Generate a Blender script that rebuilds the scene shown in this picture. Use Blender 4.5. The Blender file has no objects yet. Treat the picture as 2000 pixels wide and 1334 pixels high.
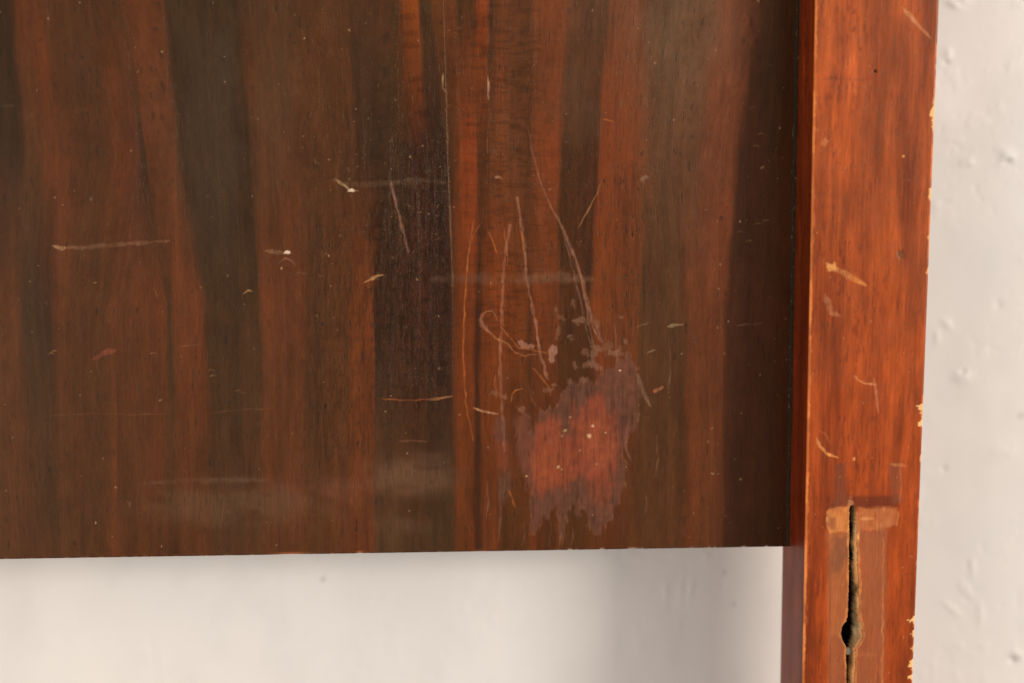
import bpy, math
import numpy as np

# ------------------------------------------------------------------ camera, world, lamps, exposure
S = bpy.context.scene
FPX = 2778.0                       # 50 mm lens on a 36 mm sensor, 2000 px wide plate
DIST = 0.69
YAW, PITCH = math.radians(3.87), math.radians(5.29)
FW = np.array([math.sin(YAW)*math.cos(PITCH), math.cos(YAW)*math.cos(PITCH), -math.sin(PITCH)])
RT = np.cross(FW, [0, 0, 1.0]); RT /= np.linalg.norm(RT)
UP = np.cross(RT, FW)
LOC = -DIST*FW

cam = bpy.data.cameras.new('camera')
cam.lens = 50; cam.sensor_width = 36; cam.clip_start = 0.01; cam.clip_end = 50
cam.dof.use_dof = True
cam.dof.focus_distance = 0.685
cam.dof.aperture_fstop = 2.5
cam_ob = bpy.data.objects.new('camera', cam)
S.collection.objects.link(cam_ob)
cam_ob.location = LOC
cam_ob.rotation_euler = (math.pi/2-PITCH, 0, -YAW)
S.camera = cam_ob

w = bpy.data.worlds.new('World'); S.world = w; w.use_nodes = True
bg = w.node_tree.nodes['Background']
bg.inputs['Color'].default_value = (1.0, 0.885, 0.775, 1)
bg.inputs['Strength'].default_value = 0.46

from mathutils import Vector
def lamp(name, loc, target, sx, sy, power, col):
    l = bpy.data.lights.new(name, 'AREA'); l.shape = 'RECTANGLE'; l.size = sx; l.size_y = sy
    l.energy = power; l.color = col
    o = bpy.data.objects.new(name, l); S.collection.objects.link(o)
    o.location = loc
    o.rotation_euler = (Vector(target)-Vector(loc)).to_track_quat('-Z', 'Y').to_euler()
    return o
lamp('key_lamp', (2.18, -1.92, 0.46), (0.1, 0, -0.05), 0.84, 0.6, 59.0, (1.0, 0.90, 0.78))
lamp('fill_lamp', (1.35, -1.9, 0.95), (0.0, 0, -0.05), 1.5, 1.0, 8.0, (1.0, 0.93, 0.86))
lamp('low_fill_lamp', (-1.45, -1.35, -0.2), (0.05, 0, -0.15), 1.2, 0.9, 15.5, (1.0, 0.91, 0.82))

S.view_settings.view_transform = 'Standard'; S.view_settings.look = 'None'
S.view_settings.exposure = 0.0; S.view_settings.gamma = 1.0

# ------------------------------------------------------------------ helpers
def project(X, Y, Z):
    dx, dy, dz = X-LOC[0], Y-LOC[1], Z-LOC[2]
    zc = dx*FW[0]+dy*FW[1]+dz*FW[2]
    u = 1000+FPX*(dx*RT[0]+dy*RT[1]+dz*RT[2])/zc
    v = 667-FPX*(dx*UP[0]+dy*UP[1]+dz*UP[2])/zc
    return u, v
def on_plane(u, v, y):
    d = FW+RT*(u-1000)/FPX-UP*(v-667)/FPX
    t = (y-LOC[1])/d[1]
    p = LOC+d*t
    return p[0], p[2]

def hash2(ix, iy, seed):
    h = (ix.astype(np.int64)*374761393+iy.astype(np.int64)*668265263+seed*974634777) & 0xffffffff
    h = ((h ^ (h >> 13))*1274126177) & 0xffffffff
    h = (h ^ (h >> 16)) & 0xffffffff
    return h.astype(np.float64)/4294967295.0
def vnoise(x, y, seed=0):
    x = np.asarray(x, float); y = np.asarray(y, float)
    ix, iy = np.floor(x), np.floor(y)
    fx, fy = x-ix, y-iy
    fx = fx*fx*(3-2*fx); fy = fy*fy*(3-2*fy)
    a, b = hash2(ix, iy, seed), hash2(ix+1, iy, seed)
    c, d = hash2(ix, iy+1, seed), hash2(ix+1, iy+1, seed)
    return (a*(1-fx)+b*fx)*(1-fy)+(c*(1-fx)+d*fx)*fy
def fbm(x, y, seed=0, octv=4):
    s = 0; a = 0.5; t = 0
    for k in range(octv):
        s = s+a*vnoise(x, y, seed+k*17); t += a
        x = np.asarray(x)*2.03+11.3; y = np.asarray(y)*2.03+5.7; a *= 0.5
    return s/t
def sm(a, b, x):
    t = np.clip((x-a)/(b-a), 0, 1)
    return t*t*(3-2*t)
def lin(c):
    c = np.asarray(c, float)/255.0
    return np.where(c <= 0.04045, c/12.92, ((c+0.055)/1.055)**2.4)

def grid_faces(nr, nc, close=False):
    r = np.arange(nr-1)[:, None]; c = np.arange(nc if close else nc-1)[None, :]
    c2 = (c+1) % nc
    q = np.stack([r*nc+c+0*r, r*nc+c2+0*r, (r+1)*nc+c2, (r+1)*nc+c], -1)
    return q.reshape(-1, 4)

def mesh_np(name, verts, quads, mat, parent=None, smooth=True, attrs=None):
    me = bpy.data.meshes.new(name)
    nv, nf = len(verts), len(quads)
    me.vertices.add(nv); me.vertices.foreach_set('co', np.ascontiguousarray(verts, np.float32).ravel())
    me.loops.add(nf*4); me.loops.foreach_set('vertex_index', np.ascontiguousarray(quads, np.int32).ravel())
    me.polygons.add(nf)
    me.polygons.foreach_set('loop_start', np.arange(0, nf*4, 4, dtype=np.int32))
    me.polygons.foreach_set('loop_total', np.full(nf, 4, np.int32))
    me.polygons.foreach_set('use_smooth', np.full(nf, smooth))
    for k, a in (attrs or {}).items():
        a = np.asarray(a)
        if a.ndim == 1:
            at = me.attributes.new(k, 'FLOAT', 'POINT'); at.data.foreach_set('value', a.astype(np.float32))
        elif k == 'grain':
            at = me.attributes.new(k, 'FLOAT_VECTOR', 'POINT'); at.data.foreach_set('vector', a.astype(np.float32).ravel())
        else:
            at = me.attributes.new(k, 'FLOAT_COLOR', 'POINT')
            b = np.ones((nv, 4), np.float32); b[:, :3] = a
            at.data.foreach_set('color', b.ravel())
    me.update(calc_edges=True)
    me.validate()
    if mat: me.materials.append(mat)
    o = bpy.data.objects.new(name, me); S.collection.objects.link(o)
    if parent: o.parent = parent
    return o

STR = 0.54
class Paint:
    """colour and relief of one worn surface, addressed in plate units"""
    def __init__(self, u, v):
        self.u, self.v = u, v
        self.col = np.zeros((len(u), 3)); self.rough = np.full(len(u), 0.34)
        self.h = np.zeros(len(u)); self.wr = np.zeros(len(u)); self.por = np.ones(len(u))
    def mix(self, idx, a, c, lift=0.0, rough=None, keep=1.0):
        a = np.clip(a, 0, 1)
        self.col[idx] = self.col[idx]*(1-a[:, None])+np.asarray(c)*a[:, None]
        if lift: self.h[idx] += a*lift
        if rough is not None: self.rough[idx] = self.rough[idx]*(1-a)+rough*a
        if keep < 1: self.por[idx] *= 1-a*(1-keep)
    def box(self, x0, y0, x1, y1):
        return np.nonzero((self.u > x0) & (self.u < x1) & (self.v > y0) & (self.v < y1))[0]
    def stroke(self, pts, wd, c, a=0.8, soft=1.2, lift=-4e-5, brk=0.35, taper=True, seed=1, rough=0.5, wob=1.5):
        P = np.array(pts, float)
        idx = self.box(P[:, 0].min()-wd*3-8, P[:, 1].min()-wd*3-8, P[:, 0].max()+wd*3+8, P[:, 1].max()+wd*3+8)
        if not len(idx): return
        x, y = self.u[idx], self.v[idx]
        x = x+wob*2*(vnoise(x/14, y/14, seed+3)-0.5); y = y+wob*2*(vnoise(x/14, y/14, seed+4)-0.5)
        L = np.r_[0, np.cumsum(np.hypot(*np.diff(P, axis=0).T))]
        best = np.full(len(idx), 1e9); tt = np.zeros(len(idx))
        for i in range(len(P)-1):
            d = P[i+1]-P[i]; q = d@d
            t = np.clip(((x-P[i, 0])*d[0]+(y-P[i, 1])*d[1])/q, 0, 1)
            e = np.hypot(x-P[i, 0]-t*d[0], y-P[i, 1]-t*d[1])
            k = e < best; best[k] = e[k]; tt[k] = (L[i]+t[k]*(L[i+1]-L[i]))/L[-1]
        hw = wd/2*(0.30+0.95*vnoise(tt*L[-1]/9, tt*0+0.5, seed))
        if taper: hw = hw*(0.25+0.75*np.clip(np.minimum(tt, 1-tt)*5, 0, 1))
        m = 1-sm(hw-soft*0.5, hw+soft, best)
        brk = max(brk, 0.55)
        m = m*a*STR*(1-brk+brk*1.6*fbm(x/4.5, y/7, seed+9, 3))*(0.6+0.8*vnoise(tt*L[-1]/26, tt*0, seed+12))
        c = np.asarray(c)*(0.8+0.5*vnoise(x/9, y/9, seed+15))[:, None]*(1+(vnoise(tt*L[-1]/40, tt*0, seed+16)-0.5)[:, None]*np.array([0.25, 0, -0.5]))
        self.mix(idx, m, c, lift, rough, 0.5)
    def poly_sd(self, pts, idx, warp=0, wscale=(10, 30), seed=5):
        P = np.array(pts, float)
        x, y = self.u[idx].copy(), self.v[idx].copy()
        if warp:
            wx = warp*2*(fbm(x/wscale[0], y/wscale[1], seed, 3)-0.5); wy = warp*4*(fbm(x/wscale[0], y/wscale[1], seed+50, 3)-0.5)
            x += wx; y += wy
        ins = np.zeros(len(idx), bool); dist = np.full(len(idx), 1e9)
        for i in range(len(P)):
            a, b = P[i], P[(i+1) % len(P)]
            d = b-a; q = d@d
            if q == 0: continue
            t = np.clip(((x-a[0])*d[0]+(y-a[1])*d[1])/q, 0, 1)
            dist = np.minimum(dist, np.hypot(x-a[0]-t*d[0], y-a[1]-t*d[1]))
            if a[1] != b[1]:
                c = ((a[1] > y) != (b[1] > y)) & (x < (b[0]-a[0])*(y-a[1])/(b[1]-a[1])+a[0])
                ins ^= c
        return np.where(ins, dist, -dist)
    def blot(self, pts, c, a=0.8, soft=2.0, warp=4, wscale=(10, 30), seed=5, lift=0.0, rough=None, keep=0.6, brk=0.0):
        P = np.array(pts, float); m = 25+soft*2
        idx = self.box(P[:, 0].min()-m, P[:, 1].min()-m, P[:, 0].max()+m, P[:, 1].max()+m)
        if not len(idx): return
        s = self.poly_sd(pts, idx, warp, wscale, seed)
        k = sm(-soft, soft, s)*a
        if brk: k = k*(1-brk+brk*2*fbm(self.u[idx]/9, self.v[idx]/16, seed+7, 3))
        self.mix(idx, k, c, lift, rough, keep)
    def spot(self, x, y, rx, ry, c, a=0.8, seed=3, lift=0.0, rough=None, ang=0.0):
        r = max(rx, ry)*2
        idx = self.box(x-r, y-r, x+r, y+r)
        if not len(idx): return
        dx, dy = self.u[idx]-x, self.v[idx]-y
        ca, sa = math.cos(ang), math.sin(ang)
        dx, dy = dx*ca+dy*sa, -dx*sa+dy*ca
        d = np.hypot(dx/rx, dy/ry)+1.1*(fbm(self.u[idx]/4.3, self.v[idx]/5.3, seed, 2)-0.5)
        self.mix(idx, (1-sm(0.6, 1.1, d))*a, c, lift, rough, 0.5)
    def veil(self, x, y, rx, ry, c, a, seed=3, rough=None, ns=(60, 25)):
        idx = self.box(x-rx*1.3, y-ry*1.3, x+rx*1.3, y+ry*1.3)
        if not len(idx): return
        d = np.hypot((self.u[idx]-x)/rx, (self.v[idx]-y)/ry)
        n = fbm(self.u[idx]/ns[0], self.v[idx]/ns[1], seed, 4)
        self.mix(idx, (1-sm(0.2, 1.15, d))*a*sm(0.2, 0.7, n)*1.4, c, 0, rough, 0.6)

# ------------------------------------------------------------------ materials
class NT:
    def __init__(self, name):
        self.m = bpy.data.materials.new(name); self.m.use_nodes = True
        self.t = self.m.node_tree; self.b = self.t.nodes['Principled BSDF']
    def n(self, typ, **kw):
        nd = self.t.nodes.new(typ)
        for k, v in kw.items(): setattr(nd, k, v)
        return nd
    def l(self, a, b): self.t.links.new(a, b)
    def attr(self, nm):
        return self.n('ShaderNodeAttribute', attribute_name=nm)
    def math(self, op, a, b=None, c=None):
        nd = self.n('ShaderNodeMath', operation=op)
        for i, x in enumerate((a, b, c)):
            if x is None: continue
            if isinstance(x, (int, float)): nd.inputs[i].default_value = x
            else: self.l(x, nd.inputs[i])
        return nd.outputs[0]
    def noise(self, vec, sx, sy, detail=2, rough=0.5, dist=0.0, sz=1.0):
        vm = self.n('ShaderNodeVectorMath', operation='MULTIPLY'); vm.inputs[1].default_value = (sx, sy, sz)
        self.l(vec, vm.inputs[0])
        nz = self.n('ShaderNodeTexNoise'); nz.inputs['Scale'].default_value = 1; nz.inputs['Detail'].default_value = detail
        nz.inputs['Roughness'].default_value = rough; nz.inputs['Distortion'].default_value = dist
        self.l(vm.outputs[0], nz.inputs['Vector'])
        return nz.outputs['Fac']
    def ramp(self, x, a, b, lo=0.0, hi=1.0):
        r = self.n('ShaderNodeMapRange', interpolation_type='SMOOTHSTEP')
        r.inputs['From Min'].default_value = a; r.inputs['From Max'].default_value = b
        r.inputs['To Min'].default_value = lo; r.inputs['To Max'].default_value = hi
        self.l(x, r.inputs['Value']); return r.outputs[0]
    def scale(self, col, f):
        v = self.n('ShaderNodeVectorMath', operation='SCALE'); self.l(col, v.inputs[0])
        if isinstance(f, (int, float)): v.inputs['Scale'].default_value = f
        else: self.l(f, v.inputs['Scale'])
        return v.outputs[0]
    def mixc(self, f, a, b):
        m = self.n('ShaderNodeMix', data_type='RGBA')
        self.l(f, m.inputs[0])
        for x, i in ((a, 6), (b, 7)):
            if isinstance(x, tuple): m.inputs[i].default_value = x
            else: self.l(x, m.inputs[i])
        return m.outputs[2]
    def bump(self, h, dist, strength=1.0, prev=None):
        b = self.n('ShaderNodeBump'); b.inputs['Distance'].default_value = dist; b.inputs['Strength'].default_value = strength
        self.l(h, b.inputs['Height'])
        if prev: self.l(prev, b.inputs['Normal'])
        return b.outputs[0]

def wood_material(name, fib=0.34, pore=0.5, pore_lo=0.60, coat=0.0, relief=3e-5, ior=1.4):
    k = NT(name)
    g = k.attr('grain').outputs['Vector']
    fx = k.n('ShaderNodeSeparateColor'); k.l(k.attr('wear').outputs['Color'], fx.inputs[0])
    base = k.attr('wood_color').outputs['Color']
    f1 = k.noise(g, 1.0, 0.06, 5, 0.66)
    f2 = k.noise(g, 0.22, 0.02, 3, 0.55, 0.4)
    f3 = k.noise(g, 1.7, 0.22, 3, 0.65)
    m = k.math('ADD', k.math('MULTIPLY', k.math('SUBTRACT', f1, 0.5), fib*1.9), 1.0)
    m = k.math('ADD', m, k.math('MULTIPLY', k.math('SUBTRACT', f2, 0.5), fib*0.9))
    m = k.math('ADD', m, k.math('MULTIPLY', k.math('SUBTRACT', f3, 0.5), fib*1.5))
    p = k.ramp(k.noise(g, 2.1, 0.13, 2, 0.5, 0.2), pore_lo, pore_lo+0.1)
    p = k.math('MULTIPLY', p, fx.outputs[2])
    m = k.math('MULTIPLY', m, k.math('SUBTRACT', 1.0, k.math('MULTIPLY', p, pore)))
    k.l(k.scale(base, m), k.b.inputs['Base Color'])
    rn = k.noise(g, 0.06, 0.05, 4, 0.6)
    r = k.math('ADD', fx.outputs[0], k.math('MULTIPLY', k.math('SUBTRACT', rn, 0.5), 0.16))
    k.l(k.math('ADD', r, k.math('MULTIPLY', p, 0.15)), k.b.inputs['Roughness'])
    h = k.math('SUBTRACT', k.math('MULTIPLY', f1, 0.35), k.math('MULTIPLY', p, 0.8))
    nb = k.bump(h, relief, 1.0)
    wv = k.noise(g, 1.5, 0.42, 3, 0.55, 0.9)
    nb = k.bump(k.math('MULTIPLY', k.ramp(wv, 0.35, 0.62), fx.outputs[1]), 5e-5, 1.0, nb)
    k.l(nb, k.b.inputs['Normal'])
    k.b.inputs['IOR'].default_value = ior; k.b.inputs['Specular Tint'].default_value = (1.0, 0.80, 0.62, 1)
    if coat:
        k.b.inputs['Coat Weight'].default_value = coat; k.b.inputs['Coat Roughness'].default_value = 0.3
    return k.m

M_veneer = wood_material('rosewood_veneer', 0.46, 0.42, 0.58, ior=1.36)
M_post = wood_material('teak_varnished', 0.36, 0.45, 0.61)

def plain(name, col, rough, nscale=400, var=0.3, bumpd=0.0, metal=0.0):
    k = NT(name)
    tc = k.n('ShaderNodeTexCoord').outputs['Object']
    n = k.noise(tc, nscale, nscale*0.4, 4, 0.6, 0.0, nscale*0.4)
    c = k.n('ShaderNodeRGB'); c.outputs[0].default_value = (*col, 1)
    k.l(k.scale(c.outputs[0], k.math('ADD', k.math('MULTIPLY', k.math('SUBTRACT', n, 0.5), var*2), 1.0)), k.b.inputs['Base Color'])
    k.b.inputs['Roughness'].default_value = rough; k.b.inputs['Metallic'].default_value = metal
    if bumpd: k.l(k.bump(n, bumpd), k.b.inputs['Normal'])
    return k.m
M_core = plain('panel_board', (0.10, 0.055, 0.028), 0.6, 300, 0.3)
M_steel = plain('dull_steel', (0.42, 0.42, 0.38), 0.32, 900, 0.25, 2e-5, 1.0)

# ------------------------------------------------------------------ wall (setting)
YW = 0.067
def build_wall():
    x0, z1 = on_plane(-260, -260, YW); x1, z0 = on_plane(2260, 1500, YW)
    fine_x = np.arange(x0, x1, 0.0011); fine_z = np.arange(z0, z1, 0.0011)
    xs = np.r_[np.linspace(x0-0.9, x0-0.02, 24), fine_x, np.linspace(x1+0.02, x1+0.9, 24)]
    zs = np.r_[np.linspace(z0-0.7, z0-0.02, 20), fine_z, np.linspace(z1+0.02, z1+0.7, 20)]
    X, Z = np.meshgrid(xs, zs); X = X.ravel(); Z = Z.ravel()
    u, v = project(X, np.full_like(X, YW), Z)
    h = 0.0020*(fbm(u/420, v/520, 2, 3)-0.5)+0.0003*(fbm(u/90, v/130, 3, 2)-0.5)
    lum = fbm(u/26, v/34, 8, 3)
    h += 0.0002*sm(0.62, 0.8, lum)*sm(0.45, 0.6, fbm(u/190, v/240, 19, 2))
    h -= 0.0002*sm(0.66, 0.8, fbm(u/17, v/15, 31, 3))*sm(0.5, 0.62, fbm(u/160, v/160, 23, 2))
    h += 0.00006*(fbm(u/40, v/30, 41, 3)-0.5)
    def bumpat(x, y, rx, ry, a, ang=0):
        ca, sa = math.cos(ang), math.sin(ang)
        dx, dy = (u-x), (v-y); dx, dy = dx*ca+dy*sa, -dx*sa+dy*ca
        return a*np.exp(-(dx/rx)**2-(dy/ry)**2)*(0.5+vnoise(u/6, v/6, int(x)))
    for b in ((1862, 8, 16, 7, 0.0011, 0.4), (1885, 3, 10, 6, 0.001), (1990, 8, 20, 8, 0.0008), (1850, 105, 9, 12, 0.0009), (1849, 122, 6, 4, -0.0009),
              (1966, 305, 11, 14, 0.0014), (1970, 316, 8, 6, -0.0013), (1890, 318, 16, 8, 0.0008), (1880, 735, 16, 13, 0.0012), (1879, 727, 6, 5, -0.0014),
              (1850, 632, 12, 6, 0.0008, 0.8), (1830, 660, 6, 10, 0.0008), (1845, 915, 5, 6, -0.0008), (1985, 1280, 12, 9, 0.0013), (1978, 1290, 6, 5, -0.0016),
              (1900, 1110, 6, 16, 0.0007), (1885, 1150, 18, 8, 0.0007, 0.9), (1860, 1190, 22, 7, 0.0006, 0.7), (1915, 1200, 7, 20, 0.0006), (1950, 595, 7, 10, -0.0006),
              (1330, 1150, 5, 26, 0.0006, 0.1), (1350, 1150, 5, 22, 0.0006, 0.1), (1300, 1160, 6, 24, 0.0005), (1418, 1118, 4, 6, -0.0008), (1435, 1178, 4, 5, -0.0008),
              (630, 1131, 5, 7, -0.0007), (596, 1122, 12, 5, 0.0004), (867, 1138, 5, 5, -0.0005), (180, 1150, 3, 26, -0.0005, -0.05), (183, 1150, 3, 26, 0.0004, -0.05),
              (296, 1270, 3, 60, -0.0005, -0.12), (316, 1290, 3, 50, 0.0005, -0.1), (362, 1187, 4, 10, -0.0004), (60, 1180, 4, 5, -0.0005), (1960, 880, 30, 20, 0.0006)):
        h += 0.75*bumpat(*b)
    dirt_shade = 0.05*sm(0.45, 0.75, fbm(u/210, v/290, 77, 4))+0.03*sm(0.5, 0.8, fbm(u/60, v/95, 78, 4))
    for (x, y, r) in ((1985, 1283, 9), (1849, 121, 4), (1970, 314, 7), (1434, 1180, 4), (1418, 1117, 4), (1844, 914, 3), (630, 1131, 5), (1995, 812, 6)):
        dirt_shade = dirt_shade+0.28*np.exp(-((u-x)**2+(v-y)**2)/r**2)  # dark marks, with the shade of the pits painted in
    V = np.stack([X, YW-h, Z], 1)
    k = NT('painted_plaster')
    tc = k.n('ShaderNodeTexCoord').outputs['Object']
    n1 = k.noise(tc, 6, 6, 5, 0.6, 0.0, 6); n2 = k.noise(tc, 260, 260, 4, 0.6, 0.0, 260)
    col = k.mixc(k.ramp(n1, 0.35, 0.7), (0.755, 0.728, 0.71, 1), (0.70, 0.688, 0.69, 1))
    k.l(k.scale(col, k.math('SUBTRACT', 1.0, k.attr('grime_shade').outputs['Fac'])), k.b.inputs['Base Color'])
    k.b.inputs['Roughness'].default_value = 0.55
    k.l(k.bump(n2, 9e-5, 0.7), k.b.inputs['Normal'])
    o = mesh_np('wall', V, grid_faces(len(zs), len(xs)), k.m, None, True, {'grime_shade': dirt_shade})
    o['kind'] = 'structure'
    return o
build_wall()

# ------------------------------------------------------------------ headboard
YF = -0.029                                            # post front; the panel's face is y = 0
XL = on_plane(1580, 667, YF)[0]
ZB = on_plane(770, 1080, 0.0)[1]
root = bpy.data.objects.new('headboard', None); S.collection.objects.link(root)
root.location = (XL-0.3, 0.005, ZB-0.15)
root['label'] = 'scratched dark rosewood headboard panel with its orange-brown slotted post against the white wall'
root['category'] = 'headboard'

ILL, SPEC = 1.0, np.array([0.012, 0.0105, 0.0085])
def alb(c):
    return np.clip((lin(c)-SPEC)/ILL, 0.004, 0.9)

# control lines of the veneer figure: x at y = 0, 300, 600, 1070 and the colour there
D, DG, DD = (55, 42, 32), (62, 48, 35), (54, 33, 22)
R, RL, RB, M, O, OB = (98, 56, 36), (104, 60, 39), (108, 57, 33), (83, 54, 37), (112, 55, 28), (142, 64, 31)
B = (84, 55, 37)
FIG = [
 ((-60, -30, -20, 0), (D, D, R, B)),
 ((14, 32, 30, 60), (D, D, (94, 54, 35), B)),
 ((30, 62, 48, 88), (R, M, DG, B)),
 ((70, 100, 92, 112), (R, R, D, (74, 52, 34))),
 ((100, 125, 112, 120), (M, R, R, M)),
 ((150, 190, 150, 160), (M, M, (84, 52, 35), (78, 50, 34))),
 ((190, 235, 195, 200), (M, R, (84, 54, 36), (80, 52, 34))),
 ((235, 272, 215, 230), (B, (86, 52, 40), RL, R)),
 ((243, 280, 325, 320), (RL, D, R, R)),
 ((250, 290, 336, 338), (RL, RL, DG, M)),
 ((306, 342, 348, 352), ((98, 58, 38), RL, RL, R)),
 ((322, 358, 395, 408), (DG, D, (104, 58, 37), (92, 56, 38))),
 ((345, 375, 408, 418), (DG, D, DG, (80, 56, 40))),
 ((452, 486, 500, 505), (DG, D, DG, (80, 58, 42))),
 ((475, 502, 514, 530), ((80, 54, 37), (86, 54, 37), RL, (96, 58, 40))),
 ((560, 575, 590, 590), ((82, 56, 38), (90, 54, 37), RL, (92, 57, 39))),
 ((600, 610, 602, 606), (M, M, M, (86, 56, 38))),
 ((668, 690, 676, 682), (M, M, (86, 53, 34), (92, 56, 37))),
 ((690, 706, 690, 692), ((70, 50, 37), (64, 45, 33), RB, (106, 58, 36))),
 ((738, 722, 730, 732), ((72, 50, 37), D, RB, (100, 56, 36))),
 ((768, 760, 737, 738), ((76, 48, 34), (60, 42, 32), (58, 35, 23), (84, 56, 41))),
 ((779, 795, 785, 785), ((100, 52, 32), (58, 38, 28), (60, 36, 24), (82, 54, 39))),
 ((786, 812, 800, 802), (OB, (56, 30, 21), (70, 38, 23), (70, 46, 33))),
 ((806, 835, 828, 830), (OB, DD, (66, 36, 22), (74, 49, 35))),
 ((816, 848, 842, 845), ((74, 48, 33), DD, (54, 32, 22), (70, 48, 34))),
 ((838, 868, 872, 880), ((80, 50, 34), (50, 30, 20), (54, 32, 22), (74, 50, 36))),
 ((846, 876, 883, 887), ((108, 58, 36), (66, 38, 24), (60, 35, 23), (86, 48, 30))),
 ((886, 893, 890, 894), ((104, 58, 36), (92, 52, 32), (106, 54, 30), (96, 53, 31))),
 ((894, 904, 908, 912), ((70, 47, 32), (128, 62, 34), O, (96, 53, 31))),
 ((924, 928, 922, 922), ((74, 48, 32), (130, 62, 34), (112, 54, 28), (98, 52, 30))),
 ((936, 936, 932, 930), ((140, 66, 32), (82, 50, 32), (66, 38, 23), (64, 41, 27))),
 ((954, 946, 942, 941), ((138, 64, 33), (72, 45, 29), O, (104, 55, 32))),
 ((962, 958, 968, 966), ((72, 48, 34), (96, 54, 34), (118, 58, 30), (100, 53, 31))),
 ((978, 976, 1000, 985), ((102, 58, 37), (108, 58, 34), (114, 58, 31), (74, 47, 29))),
 ((1000, 1004, 1026, 1030), ((94, 58, 38), (94, 56, 37), (112, 58, 31), (78, 48, 30))),
 ((1036, 1022, 1034, 1040), ((84, 54, 36), (96, 56, 36), (76, 44, 27), (102, 52, 30))),
 ((1050, 1032, 1042, 1052), ((108, 62, 40), (74, 46, 30), (112, 58, 33), (92, 50, 30))),
 ((1062, 1046, 1066, 1070), ((110, 62, 40), (116, 62, 38), (114, 58, 33), (74, 46, 28))),
 ((1104, 1086, 1082, 1090), ((112, 64, 42), (118, 60, 36), (110, 57, 33), (86, 50, 30))),
 ((1120, 1096, 1092, 1104), ((88, 60, 44), (70, 44, 28), (76, 46, 27), (74, 46, 27))),
 ((1186, 1164, 1150, 1160), ((90, 63, 47), (68, 41, 25), (74, 44, 27), (82, 48, 28))),
 ((1196, 1173, 1162, 1176), ((116, 70, 48), (120, 60, 35), (118, 60, 33), (92, 50, 29))),
 ((1258, 1236, 1232, 1226), ((114, 70, 50), (118, 61, 37), (106, 58, 35), (82, 48, 29))),
 ((1276, 1258, 1256, 1250), ((96, 70, 53), (96, 62, 43), (82, 55, 37), (80, 52, 34))),
 ((1330, 1300, 1318, 1312), ((94, 70, 54), (90, 62, 45), (84, 56, 38), (86, 54, 36))),
 ((1344, 1316, 1334, 1328), ((98, 70, 53), (100, 65, 47), (72, 47, 32), (80, 52, 35))),
 ((1396, 1352, 1345, 1344), ((104, 68, 49), (92, 62, 45), (102, 57, 37), (94, 54, 34))),
 ((1426, 1394, 1380, 1384), ((112, 66, 46), (114, 64, 43), (96, 55, 36), (92, 54, 34))),
 ((1456, 1428, 1412, 1404), ((108, 62, 41), (110, 61, 40), (100, 56, 36), (92, 53, 34))),
 ((1500, 1452, 1424, 1416), ((72, 44, 29), (70, 42, 28), (70, 42, 27), (68, 41, 27))),  # dark wood edge stripe from here on, with the post's shadow painted in
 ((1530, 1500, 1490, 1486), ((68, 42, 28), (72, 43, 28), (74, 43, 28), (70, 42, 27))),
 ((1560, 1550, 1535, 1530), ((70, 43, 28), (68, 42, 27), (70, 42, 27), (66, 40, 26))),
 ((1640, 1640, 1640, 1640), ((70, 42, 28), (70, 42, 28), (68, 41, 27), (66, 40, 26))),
]
LV = np.array([0, 300, 600, 1070.0])

def figure(u, v, p):
    """colours of the wood figure and the x of each point along the straightened grain"""
    vs = np.clip(v, -200, 1100)
    wob = 10*(fbm(u/160, v/420, 301, 3)-0.5)+4*(fbm(u/36, v/190, 302, 3)-0.5)
    # leave the seam side of each leaf straight
    fj = 7*(fbm(u/5.5, v/70, 303, 2)-0.5)+9*(fbm(u/14, v/150, 304, 2)-0.5)
    uu = u+(wob+fj)*sm(6, 40, np.abs(u-880))
    col = np.zeros((len(u), 3)); xr = np.zeros(len(u))
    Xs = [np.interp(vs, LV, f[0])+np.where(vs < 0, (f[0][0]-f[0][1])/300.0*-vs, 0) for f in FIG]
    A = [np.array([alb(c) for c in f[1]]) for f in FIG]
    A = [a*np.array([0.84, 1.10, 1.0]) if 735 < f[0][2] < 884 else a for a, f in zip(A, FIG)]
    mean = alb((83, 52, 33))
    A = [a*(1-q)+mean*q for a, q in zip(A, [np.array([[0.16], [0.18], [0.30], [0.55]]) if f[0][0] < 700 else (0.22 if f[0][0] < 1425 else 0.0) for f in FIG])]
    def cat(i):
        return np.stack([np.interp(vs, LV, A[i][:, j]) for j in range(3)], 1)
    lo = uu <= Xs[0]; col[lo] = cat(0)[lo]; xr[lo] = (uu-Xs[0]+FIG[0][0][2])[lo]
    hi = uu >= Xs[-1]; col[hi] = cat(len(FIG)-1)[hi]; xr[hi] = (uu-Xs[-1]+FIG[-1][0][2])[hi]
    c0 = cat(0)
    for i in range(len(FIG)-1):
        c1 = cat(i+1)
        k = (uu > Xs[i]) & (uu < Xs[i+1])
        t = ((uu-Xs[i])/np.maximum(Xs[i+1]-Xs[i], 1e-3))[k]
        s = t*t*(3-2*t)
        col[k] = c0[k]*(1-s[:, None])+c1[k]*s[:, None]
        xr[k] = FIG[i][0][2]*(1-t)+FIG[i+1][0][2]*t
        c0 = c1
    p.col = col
    return xr

def cs(r, g, b): return alb((r, g, b))

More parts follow.
